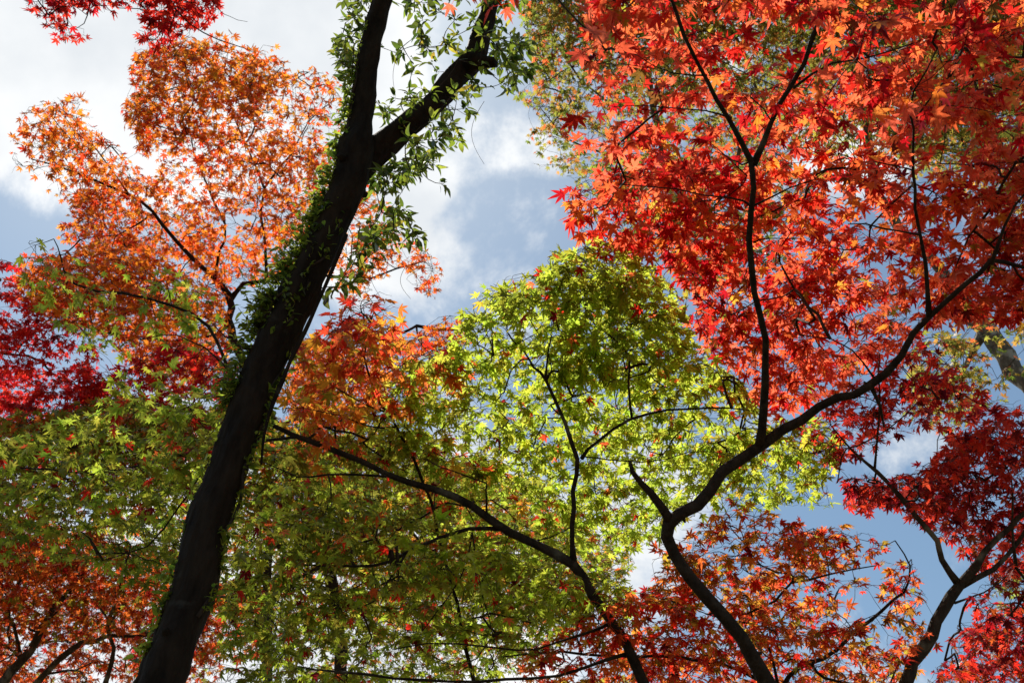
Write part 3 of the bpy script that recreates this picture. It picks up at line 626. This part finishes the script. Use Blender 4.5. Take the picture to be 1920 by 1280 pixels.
build_tree('maple_tree', 'small maple with orange and amber leaves just right of the dark trunk', 'tree', J_TR, J_L,
           [([(555, 640), (600, 600), (650, 560), (660, 545), (740, 545), (750, 600), (800, 640), (860, 690), (900, 760), (800, 790), (650, 800), (520, 820), (520, 740), (540, 690)], 3.2, 3.6, 1.6),
            ([(640, 570), (660, 540), (700, 535), (745, 560), (745, 640), (640, 640)], 3.6, 3.9, .6),
            ([(700, 760), (1000, 850), (1000, 960), (700, 950), (560, 900), (560, 820)], 3.0, 3.4, .35)],
           PAL_J, leaf=.098, hi=True, seed=71, base=(.1, 6.4), segs=8, spray=6)

# ------------------------------------------------------------------ tall olive green trees behind
G_TR = [(2030, 900, 11, 26), (1960, 760, 11.4, 24), (1905, 690, 11.8, 22), (1865, 645, 12, 20), (1825, 590, 12.3, 17), (1780, 530, 12.5, 13), (1700, 440, 12.8, 11), (1640, 360, 13, 10), (1560, 330, 13.2, 7), (1450, 325, 13.4, 6), (1380, 330, 13.6, 6), (1250, 345, 13.8, 6), (1242, 260, 13.9, 8), (1215, 150, 14, 6), (1165, 60, 14, 4), (1130, -40, 14, 2)]
G_L = [[(1640, 360, 13, 9), (1625, 250, 13.2, 7), (1600, 120, 13.4, 5), (1580, -40, 13.5, 3)],
       [(1380, 330, 13.6, 5), (1390, 270, 13.6, 4.5), (1420, 180, 13.6, 3.5), (1380, 60, 13.6, 2)],
       [(1295, 168, 13.7, 4.5), (1230, 110, 13.8, 5), (1180, 75, 13.9, 5), (1140, 30, 14, 3.5), (1080, 0, 14, 1.6)],
       [(1242, 300, 13.8, 4), (1150, 290, 14, 3), (1060, 260, 14, 1.6), (1010, 200, 14, 1)],
       [(1150, 200, 14, 2), (1090, 150, 14, 2), (1060, 110, 14, 1.8), (1030, 60, 14, 1)],
       [(1845, 620, 12.2, 9), (1800, 700, 12.2, 5), (1740, 760, 12.2, 2.5), (1700, 800, 12.2, 1.4)],
       [(1780, 530, 12.5, 6), (1600, 560, 12.6, 4), (1400, 480, 12.8, 3), (1250, 450, 13, 1.6)]]
PAL_G = [((.36, .30, .05), 2.2), ((.26, .32, .05), 1.8), ((.52, .32, .06), 1.1), ((.60, .22, .05), .8), (ORED, .3, [(1050, 200, 150, 2)]), ((.14, .17, .03), 1.0)]
build_tree('broadleaf_tree', 'tall olive green and russet tree with a pale trunk, behind the scarlet maple', 'tree', G_TR, G_L,
           [([(980, -100), (975, 30), (1000, 120), (970, 180), (1010, 220), (985, 260), (1000, 310), (1060, 335), (1110, 340), (1140, 380), (1200, 340), (1260, 380), (1500, 300), (2000, 300), (2000, -100)], 9.6, 12, 1.7),
            ([(1060, 340), (1150, 400), (1140, 450), (1230, 480), (1300, 560), (1500, 480), (1560, 330), (1200, 300)], 7.4, 8.8, 1.2),
            ([(1700, 640), (1830, 600), (1870, 660), (1850, 760), (1760, 830), (1700, 780)], 6.4, 7.4, 1.3),
            ([(1830, 560), (1960, 580), (1960, 780), (1880, 760)], 6.0, 6.8, .15),
            ([(1840, 1060), (1930, 1050), (1930, 1150), (1850, 1140)], 4.6, 5.2, 1.0)],
           PAL_G, leaf=.10, hi=False, seed=81, base=(6.6, 7.4), segs=14, spray=15, tsize=.2, r0=.0017, droop=.4, nodroop=.6, bark=M_BARKP, maxr=.022, step=.3, wob=.08, cs=1.0, clump=.5)
H_TR = [(2120, 700, 13, 14), (2050, 400, 14, 12), (1940, 200, 14.6, 10), (1895, 110, 15, 9), (1885, 40, 15.2, 8), (1880, -60, 15.4, 6), (1870, -200, 15.6, 3)]
H_L = [[(1960, 240, 14.4, 5), (1880, 265, 14.5, 5), (1800, 285, 14.6, 3.5), (1700, 270, 14.8, 2)],
       [(2060, 520, 13.4, 6), (1900, 480, 13.5, 3), (1780, 520, 13.6, 1.8)]]
build_tree('broadleaf_tree', 'dark trunked green tree behind the scarlet leaves at the top right corner', 'tree', H_TR, H_L,
           [([(1640, -150), (2150, -150), (2150, 420), (1850, 400), (1700, 330), (1640, 150)], 10.5, 13, 1.1),
            ([(1900, 600), (2000, 600), (2000, 660), (1900, 660)], 7.2, 8, 1.0)],
           PAL_G, leaf=.10, hi=False, seed=91, base=(9.0, 9.5), segs=12, spray=14, tsize=.2, r0=.0017, nodroop=.6, bark=M_BARK, maxr=.022, step=.3, wob=.08, cs=1.0, clump=.5)

# ------------------------------------------------------------------ many stemmed tree at the lower left
K_TR = [(-60, 1400, 9.5, 13), (-10, 1300, 9.8, 11), (50, 1225, 10, 9), (80, 1180, 10, 8), (110, 1130, 10, 6), (150, 1085, 10.2, 4.5), (165, 1050, 10.3, 3), (170, 1000, 10.4, 2)]
K_L = [
    [(60, 1290, 10, 8), (110, 1235, 10, 7), (150, 1210, 10, 6), (210, 1188, 10, 4), (280, 1195, 10, 2.6), (360, 1200, 10, 1.5)],
    [(40, 1240, 10, 4), (25, 1175, 10, 4), (18, 1130, 10, 4), (35, 1090, 10, 4), (52, 1062, 10, 3.6), (60, 1015, 10, 2.4), (90, 960, 10, 1.4)],
    [(18, 1130, 10, 2.6), (0, 1080, 10, 2.4), (20, 1050, 10, 2.2), (55, 1060, 10, 1.5)],
    [(75, 1190, 10, 4), (110, 1140, 10, 3.5), (135, 1100, 10, 3), (160, 1088, 10, 2)],
    [(195, 1290, 10, 5), (208, 1240, 10, 4.6), (205, 1185, 10, 4.2), (208, 1160, 10, 4), (222, 1090, 10, 2.6), (220, 1040, 10, 1.6)],
    [(208, 1165, 10, 2.8), (235, 1125, 10, 2.4), (250, 1095, 10, 1.4)],
    [(208, 1170, 10, 2.6), (190, 1140, 10, 2), (180, 1110, 10, 1.2)],
]
PAL_K = [((.50, .06, .02), 1.4), ((.66, .12, .02), 2.2), ((.70, .20, .03), 1.6), ((.40, .02, .02), .7, [(250, 1180, 120, 2)]), ((.26, .24, .03), 1.1)]
build_tree('maple_tree', 'many stemmed brown tree with blurred orange red leaves, lower left corner', 'tree', K_TR, K_L,
           [([(-100, 960), (130, 980), (300, 1030), (400, 1080), (420, 1300), (-100, 1300)], 4.2, 5.4, 2.4),
            ([(340, 1080), (500, 1100), (500, 1230), (330, 1230)], 4.4, 5.2, 1.5)],
           PAL_K, leaf=.10, hi=False, seed=101, base=(-5.2, 8.3), segs=10, spray=9, tsize=.16, r0=.0014, nodroop=.6, bark=M_BARKG, maxr=.018, step=.25, wob=.07, cs=1.6, clump=.7)
X_TR = [(508, 1400, 8.2, 14), (505, 1290, 8.4, 12), (500, 1200, 8.7, 11), (500, 1100, 9.0, 10), (510, 1000, 9.4, 8), (560, 900, 9.8, 5), (600, 820, 10, 2)]
X_L = [[(500, 1120, 9.0, 5), (620, 1050, 9.2, 3.5), (760, 980, 9.4, 2)], [(508, 1010, 9.4, 5), (640, 1120, 9.2, 3.5), (900, 1150, 9.0, 1.6)], [(500, 1110, 9, 4), (400, 1120, 9, 3), (330, 1100, 9, 1.5)],
       [(510, 1000, 9.4, 4), (420, 930, 9.6, 2.6), (250, 900, 9.8, 1.4)]]
PAL_X = [((.28, .30, .035), 2.2), ((.30, .38, .035), 2.0), (DGRN, 1.2), ((.70, .18, .03), .8), ((.6, .09, .02), .7), (AMB, .5)]
build_tree('broadleaf_tree', 'brown upright trunk glimpsed through green leaves right of the dark trunk', 'tree', X_TR, X_L,
           [([(-150, 800), (250, 740), (520, 780), (760, 820), (1000, 900), (1200, 1050), (1000, 1260), (560, 1300), (350, 1060), (-50, 1060)], 4.4, 6.2, 2.1)],
           PAL_X, leaf=.09, hi=False, seed=111, base=(-1.9, 8.6), segs=12, spray=14, tsize=.18, r0=.0014, nodroop=.6, bark=M_BARKG, maxr=.018, step=.25, wob=.04, cs=1.4, clump=.7)

# ------------------------------------------------------------------ red branch hanging in at the top left
def mz(y): return 6.4 / kz(y)
Mt = [(-500, 300, 9, 16), (-420, -50, 8, 14), (-200, -260, 7.2, 11), (40, -200, 7.0, 8), (200, -110, 6.9, 5), (300, -20, 6.9, 3), (330, 20, 6.9, 2), (380, 60, 6.9, 1.3), (435, 85, 6.9, 1), (480, 100, 6.9, .6)]
M_L = [[(60, -200, 7.0, 4), (70, -100, 7.0, 3), (60, -20, 7, 1.8), (90, 30, 7, 1.2)],
       [(210, -105, 6.9, 3), (180, -30, 6.9, 1.8), (165, 30, 6.9, 1.2), (140, 55, 6.9, .6)],
       [(330, 20, 6.9, 1.2), (318, 60, 6.9, 1), (320, 80, 6.9, .7)],
       [(200, -110, 6.9, 3), (330, -80, 6.9, 2), (385, -20, 6.9, 1.2), (408, 12, 6.9, .8), (430, 34, 6.9, .6), (462, 40, 6.9, .4)]]
PAL_M = [(CRIM, 1.3), (RED, 2.2), (SCAR, .6, [(270, 80, 60, 3)]), (MAROON, .5)]
build_tree('maple_tree', 'red maple branch hanging in from above at the top left against white cloud', 'tree', Mt, M_L,
           [([(40, -150), (45, 10), (75, 45), (95, 60), (110, 75), (140, 90), (165, 60), (120, 30), (150, 10), (190, 30), (225, 20), (260, -20), (260, -150)], 6.0, 6.8, 1.5),
            ([(255, -150), (255, 30), (250, 80), (300, 110), (330, 90), (365, 60), (410, 40), (425, -20), (425, -150)], 6.0, 6.8, 1.5)],
           PAL_M, leaf=.085, hi=True, seed=121, base=(-6.6, 5.2), segs=10, spray=7, tsize=.10, r0=.0013, maxr=.02, step=.2, wob=.03, clump=.35, cs=3)

# ------------------------------------------------------------------ creepers on the leaning tree
def trunk_at(line, t):
    y = line[0][1] + (line[-1][1] - line[0][1]) * t
    for a, b in zip(line[:-1], line[1:]):
        if (a[1] - y) * (b[1] - y) <= 0 and a[1] != b[1]:
            u = (y - a[1]) / (b[1] - a[1]); return [a[k] + (b[k] - a[k]) * u for k in range(4)]
    return list(line[-1])
def creeper(name, label, lines, leaf, pal, seed, mat, temps, spread):
    """lines: (host, y0, y1, side -1..1, count, reach px)"""
    rg = np.random.RandomState(seed); root = thing(name, label, 'climbing plant', None)
    T = Tubes(); lp = []; lt = []; ln_ = []
    for (host, y0, y1, side, cnt, reach) in lines:
        # stem clinging to the bark
        k = 26; st = []
        for i in range(k):
            y = y0 + (y1 - y0) * i / (k - 1)
            h = [host[j] for j in range(len(host))]
            yy0, yy1 = host[0][1], host[-1][1]; c = trunk_at(host, (y - yy0) / (yy1 - yy0))
            a = side * 1.25 + .35 * math.sin(i * .9 + seed); r = c[3] * c[2] / F
            p = P(c[0], c[1], c[2]) + RT * math.sin(a) * r * 1.04 - FW * math.cos(a) * r * 1.04
            st.append(p)
        st = np.array(st); T.add(st, np.linspace(.008, .004, k), 5)
        for q in range(int(cnt * 1.0)):
            i = rg.randint(0, k - 1); p = st[i] + (st[i + 1] - st[i]) * rg.rand()
            outw = RT * side + rg.normal(0, .5, 3) + np.array([0, 0, .15]); outw -= FW * .3; outw /= np.linalg.norm(outw)
            L_ = reach * 3.9 / F * abs(rg.normal(.3, .45)) + .01
            e = p + outw * L_ + np.array([0, 0, rg.uniform(-.2, .25)]) * L_
            if L_ > .04: T.add([p, (p + e) / 2 + rg.normal(0, .08, 3) * L_, e], [.0022, .0017, .001], 3)
            for m in range(rg.randint(2, 5)):
                td = outw + rg.normal(0, .7, 3); td[2] -= .2; td /= np.linalg.norm(td)
                lp.append(p + (e - p) * rg.uniform(.4, 1.05) + rg.normal(0, .01, 3)); lt.append(td); ln_.append(np.array([0, 0, 1.]) + rg.normal(0, .6, 3) - FW * .4)
    lp = np.array(lp)
    stem = tube_obj('stem', T, M_TWIG, root)
    leaves_obj('foliage', lp, np.array(lt), np.array(ln_), leaf * np.clip(rg.normal(1, .22, len(lp)), .5, 1.5), palette(lp, pal, seed, rg), temps, mat, root)
    return root
PAL_V = [((.30, .38, .04), 2), ((.42, .48, .05), .8), ((.12, .17, .025), 1.4)]
creeper('ivy', 'small leaved bright green ivy along the left edge of the leaning trunk', [
    (A_TR, 760, 470, -1, 230, 55), (A_TR, 620, 330, -1, 230, 60), (A_TR, 430, 100, -1, 120, 30), (A_TR, 300, -60, -.9, 60, 26), (A_TR, 1150, 700, -1, 55, 16), (A_TR, 620, 420, .2, 40, 10), (A_TR, 560, 380, -.4, 70, 20),
    (A_TR, 1150, 650, 1, 110, 18), (A_TR, 1290, 1050, -1, 30, 10)], .031, PAL_V, 5, M_LEAF, TO + TL[:2], .1)

# evergreen climber with oval leaves round the fork: twigs grown from both limbs
def evergreen():
    rg = np.random.RandomState(9)
    root = thing('evergreen_climber', 'evergreen climber with glossy oval leaves in sprays around the trunk fork', 'climbing plant', None)
    polys = [([(745, 10), (800, -60), (980, -60), (985, 60), (970, 110), (960, 170), (900, 165), (850, 215), (800, 260), (745, 275), (700, 225), (715, 140), (740, 90)], 105),
             ([(640, -60), (705, -60), (670, 120), (660, 200), (635, 200), (625, 130), (640, 80)], 26),
             ([(690, 330), (760, 270), (830, 210), (890, 180), (900, 220), (830, 300), (780, 330), (740, 370), (680, 420)], 50),
             ([(640, 520), (700, 400), (740, 380), (790, 410), (790, 450), (700, 470), (650, 560), (600, 560)], 42),
             ([(920, 60), (990, 60), (1000, 130), (950, 180), (930, 130)], 24),
             ([(620, 130), (650, 130), (650, 60), (625, 70)], 7)]
    host = np.array([P(x, y, D) for x, y, D, r in A_TR[9:]] + [P(x, y, D) for x, y, D, r in A_R])
    hd = catmull(np.array([P(x, y, D) for x, y, D, r in A_TR[7:]]), .08); hd2 = catmull(np.array([P(x, y, D) for x, y, D, r in A_R]), .08)
    NPs = np.vstack([hd, hd2]); TG = []
    for poly, n in polys:
        poly = np.array(poly, float); q = rg.uniform(poly.min(0), poly.max(0), (n * 6, 2)); q = q[in_poly(q, poly)][:n]
        TG += [P(a, b, dl(b) + rg.normal(.1, .35)) for a, b in q]
    TG.append(P(832, 345, dl(345) - .1))
    TG = np.array(TG); A = NPs; T = Tubes(); lp = []; lt = []; ln_ = []; used = [False] * len(TG)
    d0 = np.linalg.norm(TG[:, None] - NPs[None], axis=2).min(1)
    for i in np.argsort(d0):
        d = np.linalg.norm(A - TG[i], axis=1); j = d.argmin(); a, b = A[j], TG[i]; Ln = d[j]
        t = np.linspace(0, 1, 6)[:, None]; m = (a + b) / 2 + rg.normal(0, .16, 3) * Ln + np.array([0, 0, -.08]) * Ln
        line = (1 - t) ** 2 * a + 2 * t * (1 - t) * m + t * t * b
        T.add(line, np.linspace(.0030, .0013, 6), 4); A = np.vstack([A, line[2:]])
        dv = line[-1] - line[-2]; dv /= np.linalg.norm(dv) + 1e-9
        side = np.cross(dv, rg.normal(size=3)); side /= np.linalg.norm(side)
        n = rg.randint(4, 8); up2 = np.cross(dv, side)
        for k in range(n):
            an = k * 2.4 + rg.normal(0, .3); td = dv * rg.uniform(.2, .9) + side * math.cos(an) + up2 * math.sin(an); td[2] -= .12
            lp.append(b - dv * rg.uniform(0, .03) + td * .012); lt.append(td); ln_.append(np.array([0, -.2, 1.]) + rg.normal(0, .5, 3))
        for k in range(rg.randint(0, 4)):
            bb = line[rg.randint(2, 6)]; td = rg.normal(size=3) + dv; lp.append(bb); lt.append(td); ln_.append(np.array([0, 0, 1.]) + rg.normal(0, .5, 3))
    # loose hanging tendrils
    for (x0, y0, x1, y1, bx) in ((908, 190, 908, 308, 24), (748, 95, 742, 180, 8), (700, 470, 715, 560, 14), (640, 60, 620, 150, -14), (760, 500, 770, 560, 14), (880, 220, 830, 190, 0)):
        t = np.linspace(0, 1, 12); xs = x0 + (x1 - x0) * t - bx * np.sin(t * 3.1416) * 1; ys = y0 + (y1 - y0) * t
        T2 = Tubes(); T2.add([P(x, y, 5.2) for x, y in zip(xs, ys)], np.linspace(.0014, .0009, 12), 3); tube_obj('tendril', T2, M_TWIG, root)
    stem = tube_obj('stem', T, M_TWIG, root)
    lp = np.array(lp); pal = [((.22, .29, .03), 2), ((.08, .13, .02), 2.8), ((.40, .45, .06), .7), ((.55, .45, .06), .25)]
    leaves_obj('foliage', lp, np.array(lt), np.array(ln_), .048 * np.clip(rg.normal(1, .2, len(lp)), .5, 1.4), palette(lp, pal, 9, rg), TO, M_LEAFD, root)
evergreen()

# bare liana hanging along the right side of the leaning trunk
def liana():
    root = thing('liana', 'bare dark woody liana hanging close along the right side of the leaning trunk', 'climbing plant', None)
    T = Tubes(); q = [(655, 440, 5), (628, 505, 5.5), (600, 570, 4.5), (575, 625, 6), (548, 680, 5), (528, 730, 6), (512, 770, 5), (500, 815, 4), (495, 870, 3)]
    c = catmull([(*P(x - 5, y, dl(y) - .06), r * .7 * dl(y) / F) for x, y, r in q], .04); T.add(c[:, :3], c[:, 3], 8, .12, 4)
    tube_obj('stem', T, M_BARK, root)
liana()
# shreds of dead bark caught on the low green limb
def shreds():
    rg = np.random.RandomState(4); root = thing('dead_twig_bundle', 'bundle of dead dark twigs caught on the low limb of the green maple', 'dead twigs', None)
    for i in range(9):
        T = Tubes(); x = 733 + rg.uniform(-7, 12); y0 = 1004 + rg.uniform(0, 26) ; y1 = 1075 + rg.uniform(-30, 14)
        T.add([P(x, y0, 5.0), P(x + rg.uniform(-4, 4), (y0 + y1) / 2, 5.02), P(x + rg.uniform(-8, 8), y1, 5.0)], [.004, .008 if i < 4 else .004, .002], 5)
        tube_obj('twig', T, M_TWIG, root)
shreds()
print('LEAVES', COUNT, sum(v[0] for v in COUNT.values()))
